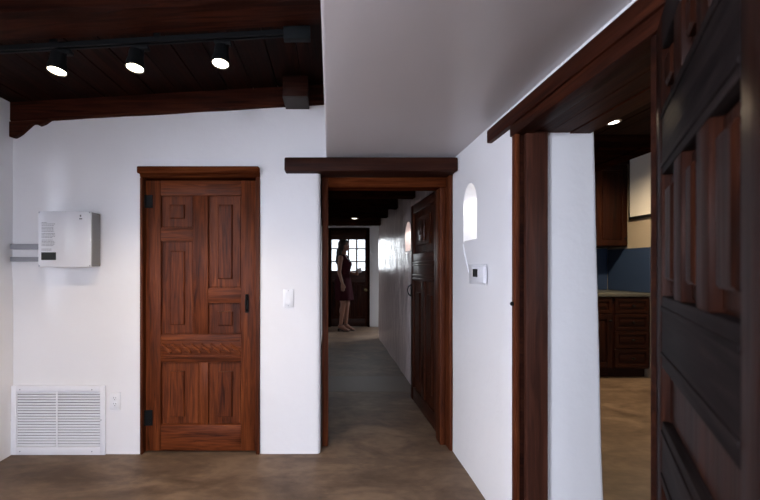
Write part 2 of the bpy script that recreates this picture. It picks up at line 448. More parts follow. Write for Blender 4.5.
def pull(t, x, z0, z1, y0, d):
    """iron pull: back plate, thumb piece and curved grip; d=-1 front, +1 back"""
    bm = bmesh.new()
    bx(bm, (x - .011, y0, z0 - .012), (x + .011, y0 + d * .003, z1 + .018), .001, 1)
    n = 8; pts = []
    for i in range(n + 1):
        a = PI * i / n
        pts.append((x, y0 + d * (.003 + .034 * math.sin(a) ** .7), z0 + (z1 - z0) * (1 - math.cos(a)) / 2))
    path_tube(bm, pts, .0055, 8)
    ball(bm, (x, y0 + d * .012, z1 + .012), (.010, .012, .005), 10, 6)
    obj('handle', bm, BLACK, t, local=True)

# --- door_1: the closed carved door in the back wall
YL = D + .022
SL = F / YL
X0 = wx(145.6, YL)
def L(px0, px1, py0, py1): return ((px0 - 145.6) / SL, (px1 - 145.6) / SL, (451 - py1) / SL, (451 - py0) / SL)
t = thing('door_1', 'closed reddish brown carved panel door with rope-carved rail in the back wall', 'door', (X0, YL, wz(451, YL)), kind='structure')
W1, H1, T1 = (256 - 145.6) / SL, (451 - 180.4) / SL, .042
door_leaf(t, W1, H1, T1,
    [L(145.6, 160.6, 180.4, 451), L(241, 256, 180.4, 451)],
    [L(160.6, 241, 180.4, 195.4), L(160.6, 193, 227.5, 241), L(208, 241, 288, 303), L(160.6, 241, 334.5, 362.5), L(160.6, 241, 425, 451)],
    [L(193, 208, 195.4, 334.5), L(199, 208, 362.5, 425)],
    [L(160.6, 193, 195.4, 227.5) + L(169, 184, 204.5, 218.5), L(160.6, 193, 241, 334.5) + L(169.5, 184, 251, 325),
     L(208, 241, 195.4, 288) + L(217.6, 232, 204.5, 279), L(208, 241, 303, 334.5) + L(217.6, 232, 311.5, 325.8),
     L(160.6, 199, 362.5, 425) + L(169.5, 184, 371.5, 417), L(208, 241, 362.5, 425) + L(217.6, 232, 371.5, 417)], DV, DH)
# rope carving and beads on the middle rail
cx0, cx1, cz0, cz1 = L(161.5, 240, 342.5, 354)
zc, hh = (cz0 + cz1) / 2, (cz1 - cz0) / 2
bm = bmesh.new()
n = 8; w = (cx1 - cx0) / n
for i in range(n):
    xc = cx0 + (i + .5) * w
    pts = [Vector((xc + w * (.40 * q + .16 * math.sin(PI * q)), -.003, zc - hh * .72 * math.sin(q * PI / 2))) for q in [k / 5 - 1 for k in range(11)]]
    for k, p in enumerate(pts):
        f = 1 - .45 * abs(k - 5) / 5
        ball(bm, p, (.0145 * f, .013 * f, .0135 * f), 12, 8)
obj('rope_carving', bm, DH, t, local=True)
bm = bmesh.new()
for py in (340.2, 356.2):
    z = (451 - py) / SL; bx(bm, (cx0, -.006, z - .006), (cx1, .002, z + .006), .004, 2)
obj('bead_moulding', bm, DH, t, local=True)
strap_hinge(t, .0, .047, (451 - 208) / SL, (451 - 195) / SL, 0)
strap_hinge(t, -.004, .045, (451 - 425.5) / SL, (451 - 410) / SL, 0)
pull(t, (247 - 145.6) / SL, (451 - 311) / SL, (451 - 297) / SL, 0, -1)
# frame and head of door_1
bm = bmesh.new()
fx0, fx1 = wx(140.5, D), wx(260, D)
bx(bm, (fx0, D - .012, 0), (X0 - .004, D + .10, 1.765), .006)
bx(bm, (X0 + W1 + .004, D - .012, 0), (fx1, D + .10, 1.765), .006)
tr = thing('trim_1', 'brown timber frame around the closed carved door', 'door frame', (X0 + W1 / 2, D, 0), kind='structure')
obj('jamb', box((fx0, D - .012, 0), (X0 - .004, D + .10, 1.762), .006), FV, tr)
obj('jamb', box((X0 + W1 + .004, D - .012, 0), (fx1, D + .10, 1.762), .006), FV, tr)
obj('frame_head', box((fx0, D - .012, 1.762), (fx1, D + .10, 1.795), .005), FH, tr)
obj('cornice', box((wx(137.5, D - .03), D - .045, wz(173.5, D - .03)), (wx(259, D - .03), D + .05, wz(166.5, D - .03)), .008), FH, tr)
bm.free()
# blind lining behind door_1
struct('wall_closet', box((-1.25, D + .12, 0), (-.40, D + .28, 1.9)), LH, 'plain lining behind the closed door', 'wall')

# --- hallway frame, lintel and open door_2
tr = thing('trim_2', 'dark timber frame of the hallway opening', 'door frame', (.38, 2.46, 0), kind='structure')
YF = 2.44
obj('jamb', box((wx(322, YF), YF, 0), (wx(328.2, YF), YF + .13, wz(175, YF)), .006), FV, tr)
obj('jamb', box((wx(446.5, YF), YF - .06, 0), (wx(453, YF - .06), YF + .10, wz(175, YF)), .006), FV, tr)
obj('stop', box((wx(440.8, YF), YF + .02, 0), (wx(446.5, YF) + .001, YF + .12, wz(175, YF)), .006), FV, tr)
obj('frame_head', box((wx(328.2, YF), YF, wz(187, YF)), (wx(446.5, YF), YF + .13, wz(176, YF)), .006), FH, tr)
bm = box((wx(284.5, 2.29), 2.275, wz(171.5, 2.29)), (XR - .004, 2.56, wz(157.6, 2.29)), .010)
struct('trim_3', bm, LH, 'long dark timber lintel over the hallway opening', 'lintel')

T2 = .040
hx, hy = .800, 2.600
ang = math.atan2(.758, -.024)
t = thing('door_2', 'dark panel door standing open against the hallway wall', 'door', (hx, hy, .008), ang, kind='structure')
W2, H2 = .758, 1.735
S_ = .085
door_leaf(t, W2, H2, T2, [(0, S_, 0, H2), (W2 - S_, W2, 0, H2)],
    [(S_, W2 - S_, 1.66, H2), (S_, W2 - S_, 1.235, 1.30), (S_, W2 - S_, 1.07, 1.235), (S_, W2 - S_, 0, .12)],
    [(W2 / 2 - .04, W2 / 2 + .04, .12, 1.07)],
    [(S_, W2 - S_, 1.30, 1.66, .20, W2 - .20, 1.365, 1.60),
     (S_, W2 / 2 - .04, .12, 1.07, .16, W2 / 2 - .10, .22, .97), (W2 / 2 + .04, W2 - S_, .12, 1.07, W2 / 2 + .10, W2 - .16, .22, .97)], OV, OH)
bm = bmesh.new()
bx(bm, (W2 / 2 - .075, T2 - .002, 1.40), (W2 / 2 + .075, T2 + .012, 1.565), .008); bx(bm, (W2 / 2 - .03, T2 + .008, 1.445), (W2 / 2 + .03, T2 + .026, 1.52), .008)
obj('carved_boss', bm, OH, t, local=True)
bm = bmesh.new()
for z in (1.085, 1.115, 1.20, 1.222): bx(bm, (S_, T2 - .002, z - .006), (W2 - S_, T2 + .008, z + .006), .004)
obj('bead_moulding', bm, OH, t, local=True)
bm = bmesh.new(); pts = []
for i in range(11):
    a = PI * i / 10
    pts.append((W2 - .02, T2 + .004 + .028 * math.sin(a), .975 + .048 * math.cos(a)))
path_tube(bm, pts, .005, 8); bx(bm, (W2 - .035, T2, .915), (W2 - .005, T2 + .004, 1.035), .001, 1)
obj('handle', bm, BLACK, t, local=True)

# --- kitchen doorway: casing, post, header, open door_3
tr = thing('trim_4', 'dark timber frame and header of the kitchen doorway', 'door frame', (XR, 1.55, 0), kind='structure')
obj('casing', box((XR - .012, 1.555, 0), (XR + .006, 1.588, 1.765), .003), FV, tr)
obj('jamb', box((XR + .006, 1.568, 0), (XR + .034, 1.588, 1.765), .003), LH, tr)
PV = wood('post_wood', 'z', (.026, .0085, .0055), (.052, .017, .010), (.085, .029, .017), .45, fine=46, spec=.25)
obj('post', box((.826, 1.548, 0), (.919, 1.590, 1.765), .006), PV, tr)
obj('head_casing', box((XR - .016, .86, 1.752), (XR + .06, 1.60, 1.800), .005), FY, tr)
obj('header_board', box((XR - .024, .80, 1.798), (XR + .05, 1.815, 1.862), .006), FY, tr)
obj('head_lining', planks(XR + .05, KX0 - .004, .905, 1.584, lambda x: 1.766, 'y', w=.11, t=.02, deck=.012), FY, tr)
obj('near_jamb', box((XR - .01, .86, 0), (KX0, .905, 1.752), .005), LH, tr)
bm = lathe(bmesh.new(), [(.009, 0), (.009, -.006), (.005, -.010), (.001, -.011)], (XR - .014, 1.575, 1.032), 'x', 14)
obj('latch_stud', bm, BLACK, tr)
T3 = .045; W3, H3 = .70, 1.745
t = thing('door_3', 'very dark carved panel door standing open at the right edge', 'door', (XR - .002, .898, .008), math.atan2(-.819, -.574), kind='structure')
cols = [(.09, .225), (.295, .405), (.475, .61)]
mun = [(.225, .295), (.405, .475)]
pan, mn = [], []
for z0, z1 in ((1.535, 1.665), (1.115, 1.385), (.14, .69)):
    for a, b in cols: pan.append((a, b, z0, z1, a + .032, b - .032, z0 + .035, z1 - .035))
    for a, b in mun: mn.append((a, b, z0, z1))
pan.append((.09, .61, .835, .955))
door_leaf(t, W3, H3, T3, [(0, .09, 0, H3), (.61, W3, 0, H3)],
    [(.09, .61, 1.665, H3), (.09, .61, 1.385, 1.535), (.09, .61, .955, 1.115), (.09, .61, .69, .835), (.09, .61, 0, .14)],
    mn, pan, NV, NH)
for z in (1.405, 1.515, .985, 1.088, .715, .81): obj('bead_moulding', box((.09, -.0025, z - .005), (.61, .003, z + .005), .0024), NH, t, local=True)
for z in (.25, 1.5): 
    bm = tube(bmesh.new(), (-.004, T3 + .004, z), (-.004, T3 + .004, z + .09), .007, n=12); bx(bm, (-.002, T3 - .002, z), (.04, T3 + .003, z + .09), .001, 1)
    obj('hinge', bm, BLACK, t, local=True)
pull(t, W3 - .05, .95, 1.06, T3, 1)

# --- door_4: glazed door at the far end of the hallway
t = thing('door_4', 'dark wooden door with small bright panes at the hallway end', 'door', (.0155, HY1 + .03, .003), kind='structure')
W4, H4, T4 = .7425, 1.949, .045
gx0, gx1, gz0, gz1 = .022, .695, EYE - 2.5 / 49.6 - .005, EYE + 28.5 / 49.6 - .005
obj('stile', box((0, 0, 0), (gx0, T4, H4), .002), OV, t, local=True); obj('stile', box((gx1, 0, 0), (W4, T4, H4), .002), OV, t, local=True)
obj('rail', box((gx0, 0, gz1), (gx1, T4, H4), .002), OH, t, local=True); obj('rail', box((gx0, 0, .9), (gx1, T4, gz0), .002), OH, t, local=True); obj('rail', box((gx0, 0, 0), (gx1, T4, .15), .002), OH, t, local=True)
for a, b in ((gx0, .235), (.275, .44), (.48, gx1)):
    pb = box((a, .012, .15), (b, T4 - .012, .9)); bx(pb, (a + .04, .004, .2), (b - .04, T4 - .004, .85), .008)
    obj('panel', pb, OV, t, local=True)
for a in (.235, .44): obj('muntin', box((a, 0, .15), (a + .04, T4, .9), .002), OV, t, local=True)
bm = bmesh.new()
for i in (1, 2, 3):
    u = gx0 + (gx1 - gx0) * i / 4; bx(bm, (u - .016, .008, gz0), (u + .016, T4 - .008, gz1), .003)
for v in (gz0 + (gz1 - gz0) * .29, gz0 + (gz1 - gz0) * .71): bx(bm, (gx0, .010, v - .013), (gx1, T4 - .010, v + .013), .003)
obj('glazing_bars', bm, OV, t, local=True)
us = [gx0 + (gx1 - gx0) * i / 4 for i in range(5)]; vs = [gz0, gz0 + (gz1 - gz0) * .29, gz0 + (gz1 - gz0) * .71, gz1]
for i in range(4):
    for j in range(3): obj('pane', box((us[i] + .012, .020, vs[j] + .006), (us[i + 1] - .012, .024, vs[j + 1] - .006)), GLASS, t, local=True)
bm = lathe(bmesh.new(), [(.030, 0), (.030, -.006), (.012, -.010), (.012, -.04), (.026, -.05), (.028, -.065), (.018, -.076)], (.705, 0, .737), 'y', 18)
obj('knob', bm, BRASS, t, local=True)
tr = thing('trim_5', 'dark timber frame around the glazed door at the hallway end', 'door frame', (.39, HY1, 0), kind='structure')
obj('jamb', box((-.09, HY1 - .02, 0), (.016, HY1 + .12, 1.99), .004), HX, tr); obj('jamb', box((.758, HY1 - .02, 0), (.80, HY1 + .12, 1.99), .004), HX, tr)
obj('frame_head', box((-.09, HY1 - .025, 1.952), (.80, HY1 + .12, 1.992), .004), HX, tr)
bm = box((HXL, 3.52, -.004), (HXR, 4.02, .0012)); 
STRIP = plaster('pale_floor_band', (.122, .088, .066), rough=.5, bstr=.05, scale=9.)  # slightly paler flush band across the hallway floor
struct('trim_6', bm, STRIP, 'slightly paler band across the hallway floor', 'floor band')

# ------------------------------------------------------------------ beams
def sloped_beam(x0, x1, y0, y1, h, zf, jit=.004):
    bm = bmesh.new(); n = 14; rings = []
    c = .012
    prof = [(y0, c), (y0, h), (y1, h), (y1, c), (y1 - c, 0), (y0 + c, 0)]
    for i in range(n + 1):
        x = x0 + (x1 - x0) * i / n
        rings.append([bm.verts.new((x, y + random.uniform(-jit, jit) * (y not in (y1,)), zf(x) + z + (random.uniform(-jit, jit) if z < h else 0))) for y, z in prof])
    for A, B in zip(rings[:-1], rings[1:]):
        for k in range(6): bm.faces.new((A[k], A[(k + 1) % 6], B[(k + 1) % 6], B[k]))
    bm.faces.new(rings[0]); bm.faces.new(rings[-1])
    return bm
o = obj('ceiling_beam', sloped_beam(XL, -.026, D - .024, D + .03, .122, ZB, .002), WBX)
tag(o, 'dark wooden ceiling beam lying along the top of the back wall', 'beam')
o = obj('ceiling_beam', sloped_beam(XL, -.026, 1.405, 1.572, .122, ZB), BX)
tag(o, 'dark wooden ceiling beam the black light track runs beside', 'beam')
# carved corbel under the wall beam's left end
pts = [(12.9, 118), (12.9, 138.2), (17, 139), (20, 137.6), (24, 135), (29.5, 130), (35, 125.2), (38, 125), (42, 127), (47, 125), (52.3, 121.2), (54.5, 116)]
Yc = D
bm = prism(bmesh.new(), [(max(wx(a, Yc) , XL + .001), min(wz(b, Yc), ZB(wx(a, Yc)) + (.0))) if b > 119 else (max(wx(a, Yc), XL + .001), ZB(wx(a, Yc)) - .001) for a, b in pts], D - .032, D + .006, 'y')
bmesh.ops.bevel(bm, geom=list(bm.edges), offset=.003, segments=1, affect='EDGES')
o = obj('corbel', bm, WBX); tag(o, 'scroll-cut dark wooden corbel under the beam in the left corner', 'corbel')
# wooden block with a grey underside, by the soffit
t = thing('ceiling_block', 'dark block with grey underside on the wall beam beside the dropped ceiling', 'block', (wx(295.5, 2.19), D - .09, 2.196))
bx0, bx1 = wx(283, 2.20), wx(308, 2.20)
obj('block', box((bx0, D - .16, 2.206), (bx1, D - .026, ZB(bx0) + .120), .004), LH, t)
obj('base_plate', box((bx0, D - .16, 2.194), (bx1, D - .004, 2.2055), .002), GREYP, t)
# hallway beams
for k, (Y, pyb, h, lab) in enumerate(((3.47, 197, .115, 'nearest dark beam across the hallway ceiling, just inside the doorway'), (4.37, 208, .11, 'second dark beam across the hallway ceiling from the doorway'),
        (5.11, 217, .11, 'third dark beam across the hallway ceiling from the doorway'), (5.82, 224.8, .115, 'farthest dark beam across the hallway ceiling, in front of the small ceiling lamp'))):
    zb = wz(pyb, Y)
    top = 2.031
    o = obj('hall_beam', sloped_beam(HXL + .005, HXR - .014, Y, Y + .13, top - zb, lambda x, zb=zb: zb), HX)
    tag(o, lab, 'beam', group='dark beams across the hallway ceiling')
# hallway small flush lamp
LX, LY, zl = .37, 5.56, 2.045
t = thing('flush_lamp', 'small round lamp glowing under the hallway ceiling', 'ceiling lamp', (LX, LY, zl))
obj('rim', lathe(bmesh.new(), [(.070, zl), (.070, zl - .055), (.062, zl - .060), (.058, zl - .050)], (LX, LY, 0)), HX, t)
obj('lens', lathe(bmesh.new(), [(.057, zl - .052), (.056, zl - .085), (.045, zl - .108), (.022, zl - .119), (.005, zl - .121)], (LX, LY, 0)), mat('hall_lamp_lens', (1, .95, .85), .4, emit=(1, .90, .75), estr=1.8), t)

# ------------------------------------------------------------------ track lighting
YT = 1.595
def ztrk(x): return ZB(x) - .012
xa, xb = XL + .06, wx(286, YT)
def tilt_box(x0, x1, y0, y1, dz0, dz1, bm=None):
    bm = bm or bmesh.new()
    vs = [bm.verts.new((x, y, ztrk(x) + z)) for x in (x0, x1) for y in (y0, y1) for z in (dz0, dz1)]
    for f in ((0, 1, 3, 2), (4, 6, 7, 5), (0, 4, 5, 1), (2, 3, 7, 6), (0, 2, 6, 4), (1, 5, 7, 3)): bm.faces.new([vs[i] for i in f])
    return bm
t = thing('light_track', 'long black lighting track running under the ceiling beam', 'light track', (xa, YT, ztrk(xa)))
bm = tilt_box(xa, xb, YT - .014, YT - .006, -.010, .008); tilt_box(xa, xb, YT + .006, YT + .014, -.010, .008, bm); tilt_box(xa, xb, YT - .014, YT + .014, .006, .011, bm)
obj('rail', bm, BLACK, t)
bm = tilt_box(xa, xb, YT - .0055, YT + .0055, -.002, .0055); obj('conductor_slot', bm, SLATE, t)
for x in (-1.2, -.75): obj('hanger', box((x - .012, YT - .008, ztrk(x) + .0115), (x + .012, YT + .008, ZB(x) + .126)), BLACK, t)
jx0, jx1 = wx(284, YT), wx(310.5, YT)
t = thing('junction_box', 'dark grey box at the right end of the light track', 'junction box', ((jx0 + jx1) / 2, YT, 2.14))
zj = wz(43, YT + .012); zj1 = wz(24, YT - .02)
obj('box', box((jx0, YT - .02, zj), (jx1, YT + .012, zj1), .004), SLATE, t)
obj('bracket', box((jx0 + .012, YT - .015, zj1 + .0005), (jx1 - .005, YT + .010, ZB(jx0) + .128), .003), BLACK, t)
for px, py, ax, lab in ((57, 71, 64, 'leftmost black spotlight on the ceiling track, lit'), (135, 68, 141, 'middle black spotlight on the ceiling track, lit'), (220.5, 63.5, 223, 'rightmost black spotlight on the track, nearest the grey box, lit')):
    Xa = wx(ax, YT)
    Lp = Vector((wx(px, YT - .02), YT - .02, wz(py, YT - .02)))       # centre of the lens
    za = ztrk(Xa) - .019
    t = thing('track_spotlight', lab, 'spotlight', (Xa, YT, za), group='spotlights on the ceiling track')
    bm = box((Xa - .035, YT - .014, za - .018), (Xa + .035, YT + .014, za), .003); tube(bm, (Xa, YT, za - .03), (Xa, YT, za - .016), .010)
    obj('adapter', bm, BLACK, t)
    ax_ = Vector((-.04, -.10, -1)).normalized()
    top = Lp - ax_ * .085
    bm = tube(bmesh.new(), (Xa, YT, za - .028), top + Vector((.022, .01, .006)), .006, n=10)
    tube(bm, top + Vector((.022, .01, .006)), top + Vector((.020, .004, -.025)), .006, n=10); ball(bm, top + Vector((.022, .01, .006)), .008, 10, 8)
    obj('arm', bm, BLACK, t)
    q = ax_.to_track_quat('Z', 'Y').to_matrix().to_4x4()
    bm = lathe(bmesh.new(), [(.020, .008), (.028, .010), (.030, .016), (.031, .045), (.036, .060), (.038, .088), (.035, .088), (.034, .080), (.02, .076)])
    bm.transform(Matrix.Translation(top) @ q)
    obj('housing', bm, BLACK, t)
    bm = lathe(bmesh.new(), [(.0325, .079), (.0325, .084), (.025, .088), (.01, .090)]); bm.transform(Matrix.Translation(top) @ q)
    obj('lens', bm, LENS, t)
    ld = bpy.data.lights.new('spotlight_beam', 'SPOT'); ld.energy = 24; ld.color = (1, .80, .56); ld.spot_size = math.radians(130); ld.spot_blend = .8; ld.shadow_soft_size = .03
    lo = bpy.data.objects.new('spotlight_beam', ld); C.objects.link(lo); lo.parent = t
    lo.matrix_local = Matrix.Translation(top + ax_ * .095 - Vector((Xa, YT, za))) @ (-ax_).to_track_quat('Z', 'Y').to_matrix().to_4x4()

# ------------------------------------------------------------------ things on the back wall
# white box with printed front, cooling side and rails
YB = D - .098
t = thing('wall_box', 'white glossy electrical box with grey side mounted on the back wall', 'electrical box', (wx(64, YB), D, wz(267, YB)))
b0, b1, c0, c1 = wx(38.2, YB), wx(91, YB), wz(267, YB), wz(211.3, YB)
obj('case', box((b0 + .004, YB + .010, c0 + .004), (b1 - .001, D - .003, c1 - .003), .006), ALU, t)
o = obj('front_panel', box((b0, YB, c0), (b1, YB + .0095, c1), .003), WGLOSS, t)
bm = bmesh.new()
for i in range(10):
    y = YB + .016 + i * .0075; bx(bm, (b1 - .0015, y, c0 + .014), (b1 + .002, y + .003, c1 - .014))
obj('cooling_fins', bm, ALU, t)
obj('display', box((wx(41.3, YB), YB - .0015, wz(260, YB)), (wx(56, YB), YB + .002, wz(252.3, YB)), .0008, 1), DARKS, t)
bm = bmesh.new()
rows = [222.5, 223.9, 225.3, None, 227.2, 228.6, 230.0, 231.4, None, 233.4, 234.8, 236.2, 237.6, None, 240.0, 241.4, 242.8, 244.2, 245.6, None, 249.0, 250.2]
for k, ry in enumerate(rows):
    if ry is None: continue
    x = 41.6; end = 41.6 + (5.5 if k == 0 else random.uniform(10.5, 14.2) if k < 20 else 10)
    while x < end:
        wl = random.uniform(.9, 2.4)
        bx(bm, (wx(x, YB), YB - .0003, wz(ry + .3, YB)), (wx(min(x + wl, end), YB), YB + .0005, wz(ry - .25, YB)))
        x += wl + .45
obj('printed_text', bm, INK, t)
bm = bmesh.new()
zz = wz(216.4, YB)
bx(bm, (wx(79.8, YB), YB - .0004, zz - .002), (wx(81.3, YB), YB + .0004, zz + .010)); obj('emblem', bm, INK, t); bm = bmesh.new()
bx(bm, (wx(79.2, YB), YB - .0004, wz(219.4, YB)), (wx(82.2, YB), YB + .0004, wz(218.2, YB))); obj('emblem', bm, INK, t)
for sx, sy in ((39.3, 212.5), (89.8, 212.5), (39.3, 265.8), (89.8, 265.8)):
    obj('screw', lathe(bmesh.new(), [(.0045, .001), (.0045, -.0015), (.003, -.0025)], (wx(sx, YB), YB, wz(sy, YB)), 'y', 12), ZINC, t)
for (p0, p1, lab) in ((244, 249.4, 'upper grey steel rail between left corner and white box'), (257, 261.6, 'lower grey steel rail between left corner and white box')):
    ya, yb = D - .03, D - .002
    bm = bmesh.new()
    z0, z1 = wz(p1, D - .02), wz(p0, D - .02)
    bx(bm, (XL + .008, ya, z0), (b0 + .006, yb, z1), .002)
    bx(bm, (XL + .02, ya - .002, z0 + .008), (b0 - .01, ya + .001, z1 - .008))
    o = obj('mounting_rail', bm, ZINC); tag(o, lab, 'rail', group='steel rails beside the white box')
# return-air grille
t = thing('return_grille', 'large white louvred return-air grille at the foot of the wall', 'vent grille', (wx(57.5, D), D, wz(453, D)))
DG = D - .016
g0, g1, h0, h1 = wx(10.2, DG), wx(105, DG), .001, wz(386, DG)
i0, i1, j0, j1 = wx(16., DG), wx(99.7, DG), wz(447, DG), wz(392, DG)
bm = bmesh.new()
bx(bm, (g0, D - .016, h0), (i0, D - .004, h1), .003); bx(bm, (i1, D - .016, h0), (g1, D - .004, h1), .003)
bx(bm, (i0 - .003, D - .016, h0), (i1 + .003, D - .004, j0), .003); bx(bm, (i0 - .003, D - .016, j1), (i1 + .003, D - .004, h1), .003)
obj('frame', bm, WENAM, t)
bm = bmesh.new(); n = 20
for k in range(n):
    z = j0 + (j1 - j0) * (k + .35) / n; hgt = (j1 - j0) / n
    vs = []
    for x in (i0, i1):
        for (y, dz) in ((D - .013, 0), (D - .013, -.0022), (D - .004, hgt * .36), (D - .004, hgt * .36 + .0022)):
            vs.append(bm.verts.new((x, y, z + dz)))
    for f in ((0, 1, 2, 3), (4, 7, 6, 5), (0, 3, 7, 4), (1, 5, 6, 2), (0, 4, 5, 1), (3, 2, 6, 7)): bm.faces.new([vs[q] for q in f])
obj('louvres', bm, WENAM, t, smooth=False)
xm = wx(58.6, D)
obj('divider', box((xm - .005, D - .0155, j0), (xm + .005, D - .0135, j1), .0008, 1), WENAM, t)
obj('backing', box((i0, D - .0035, j0), (i1, D - .0015, j1)), DUCT, t)
for sx, sy in ((22, 388.8), (93.5, 388.8), (22, 450.2), (93.5, 450.2), (12.6, 419), (102.6, 419)):
    obj('screw', lathe(bmesh.new(), [(.004, .001), (.004, -.0015), (.002, -.0025)], (wx(sx, D), D - .016, wz(sy, D)), 'y', 10), ZINC, t)
# outlet
t = thing('wall_outlet', 'white double power outlet low on the wall beside the vent grille', 'outlet', (wx(115.5, D), D, wz(409, D)))
o0, o1, q0, q1 = wx(110.2, D), wx(121, D), wz(409.4, D), wz(392, D)
obj('cover_plate', box((o0, D - .008, q0), (o1, D - .001, q1), .003), WPLAS, t)
for zc in (q0 + .037, q1 - .037):
    xc = (o0 + o1) / 2
    s = obj('socket', lathe(bmesh.new(), [(.0165, D - .0075), (.0165, D - .0095), (.0155, D - .0100)], (xc, 0, zc), 'y', 20), WPLAS, t)
    bm = box((xc - .0075, D - .0104, zc - .001), (xc - .0055, D - .0098, zc + .008)); bx(bm, (xc + .0055, D - .0104, zc), (xc + .0075, D - .0098, zc + .007)); tube(bm, (xc, D - .0104, zc - .008), (xc, D - .0098, zc - .008), .0025, n=10)
    obj('slots', bm, DARKS, s)
# switch
t = thing('light_switch', 'white light switch plate between carved door and hallway opening', 'light switch', (wx(288.3, D), D, wz(307, D)))
o0, o1, q0, q1 = wx(283.2, D), wx(293.6, D), wz(307.2, D), wz(289, D)
obj('cover_plate', box((o0, D - .009, q0), (o1, D - .001, q1), .003), WPLAS, t)
xc, zc = (o0 + o1) / 2, (q0 + q1) / 2
bm = bmesh.new(); prism(bm, [(D - .0085, zc - .034), (D - .0145, zc - .034), (D - .0105, zc), (D - .0115, zc + .034), (D - .0085, zc + .034)], xc - .0165, xc + .0165, 'x')
obj('rocker', bm, WPLAS, t)
for z in (zc - .048, zc + .048): obj('screw', tube(bmesh.new(), (xc, D - .0098, z), (xc, D - .0085, z), .0028, n=10), ZINC, t)

# ------------------------------------------------------------------ things on the right wall
def niche(name, rect, xf, depth, label, en):
    u0, u1, v0, v1 = rect
    t = thing(name, label, 'niche', (xf, (u0 + u1) / 2, v0))
    obj('sill', box((xf + .004, u0 + .004, v0 + .0005), (xf + depth - .004, u1 - .004, v0 + .012), .003), PLASTER, t)
    xm, ym, zm = xf + depth * .45, (u0 + u1) / 2, v1 - .012
    obj('lamp_rim', lathe(bmesh.new(), [(.022, zm), (.022, zm - .008), (.017, zm - .010)], (xm, ym, 0)), WPLAS, t)
    obj('lamp_lens', lathe(bmesh.new(), [(.016, zm - .009), (.014, zm - .0125), (.006, zm - .014)], (xm, ym, 0)), LENS2, t)
    ld = bpy.data.lights.new('niche_light', 'SPOT'); ld.energy = en; ld.color = (1, .97, .93); ld.spot_size = math.radians(150); ld.spot_blend = .4; ld.shadow_soft_size = .015
    lo = bpy.data.objects.new('niche_light', ld); C.objects.link(lo); lo.parent = t
    lo.location = Vector((xm, ym, zm - .03)) - Vector((xf, (u0 + u1) / 2, v0))
niche('wall_niche', N1, XR, .17, 'bright arched niche in the white wall above the thermostat', 1.1)
niche('wall_niche', N2, HXR, .15, 'bright arched niche in the hallway wall behind the open door', 2.)
t = thing('thermostat', 'white wall thermostat with dark screen below the arched niche', 'thermostat', (XR, 1.97, 1.10))
obj('back_plate', box((XR - .010, 1.865, 1.098), (XR - .0005, 2.085, 1.205), .004), WPLAS, t)
obj('body', box((XR - .030, 1.84, 1.108), (XR - .0095, 2.005, 1.194), .006), WENAM, t)
obj('screen', box((XR - .0315, 1.912, 1.138), (XR - .0295, 1.972, 1.180), .0006, 1), DARKS, t)
obj('buttons', box((XR - .0315, 1.86, 1.135), (XR - .0295, 1.885, 1.150), .001, 1), WPLAS, t)
bm = path_tube(bmesh.new(), [(XR - .002, 2.195, 1.325), (XR - .003, 2.17, 1.27), (XR - .003, 2.11, 1.17), (XR - .003, 2.06, 1.11), (XR - .003, 1.98, 1.107)], .004, 8)
o = obj('wall_cable', bm, WPLAS); tag(o, 'thin white cable running from the arched niche down to the thermostat', 'cable')

# ------------------------------------------------------------------ kitchen
KF = 3.96
def shaker(parent, name, x0, x1, z0, z1, yf, knob=None, hbar=False):
    bm = bmesh.new(); s = .055 if z1 - z0 > .25 else .035
    T = .02
    bx(bm, (x0, yf - T, z0), (x0 + s, yf, z1), .002, 1); bx(bm, (x1 - s, yf - T, z0), (x1, yf, z1), .002, 1)
    bx(bm, (x0 + s, yf - T, z0), (x1 - s, yf, z0 + s), .002, 1); bx(bm, (x0 + s, yf - T, z1 - s), (x1 - s, yf, z1), .002, 1)
    bx(bm, (x0 + s - .002, yf - T * .4, z0 + s - .002), (x1 - s + .002, yf - .001, z1 - s + .002))
    if z1 - z0 > .15: bx(bm, (x0 + s + .02, yf - T * .75, z0 + s + .02), (x1 - s - .02, yf - T * .3, z1 - s - .02), .006)
    o = obj(name, bm, KV if z1 - z0 > x1 - x0 else KH, parent)
    if knob:
        obj('knob', lathe(bmesh.new(), [(.006, yf - T), (.006, yf - T - .012), (.014, yf - T - .02), (.012, yf - T - .027), (.004, yf - T - .03)], (knob[0], 0, knob[1]), 'y', 14), BLACK, o)
    return o
def base_cab(x0, x1, drawers, label):
    t = thing('base_cabinet', label, 'cabinet', ((x0 + x1) / 2, KF + .3, 0))
    obj('body', box((x0, KF + .0005, .10), (x1, KY1 - .012, .875), .002), KV, t)
    obj('toe_kick', box((x0, KF + .06, 0), (x1, KF + .08, .10)), LH, t)
    if drawers:
        zs = [(.70, .86), (.515, .69), (.325, .505), (.12, .315)]
        for a, b in zs: shaker(t, 'drawer', x0 + .012, x1 - .012, a, b, KF, ((x0 + x1) / 2, (a + b) / 2))
    else:
        shaker(t, 'drawer', x0 + .012, x1 - .012, .70, .86, KF, ((x0 + x1) / 2, .78))
        shaker(t, 'door', x0 + .012, x1 - .012, .12, .69, KF, (x1 - .045, .62))
base_cab(3.04, 3.435, True, 'reddish brown base cabinet with four drawers by the kitchen side wall')
base_cab(2.60, 3.035, False, 'reddish brown base cabinet with one door left of the kitchen drawers')
bm = box((2.585, KF - .03, .877), (KX1 - .004, KY1 - .006, .915), .006)
o = obj('countertop', bm, COUNT); tag(o, 'pale stone countertop along the kitchen base cabinets', 'countertop')
o = obj('backsplash', box((2.585, KY1 - .022, .918), (KX1 - .022, KY1 - .008, 1.425), .001, 1), TEAL); tag(o, 'dark teal backsplash on the wall behind the counter', 'backsplash')
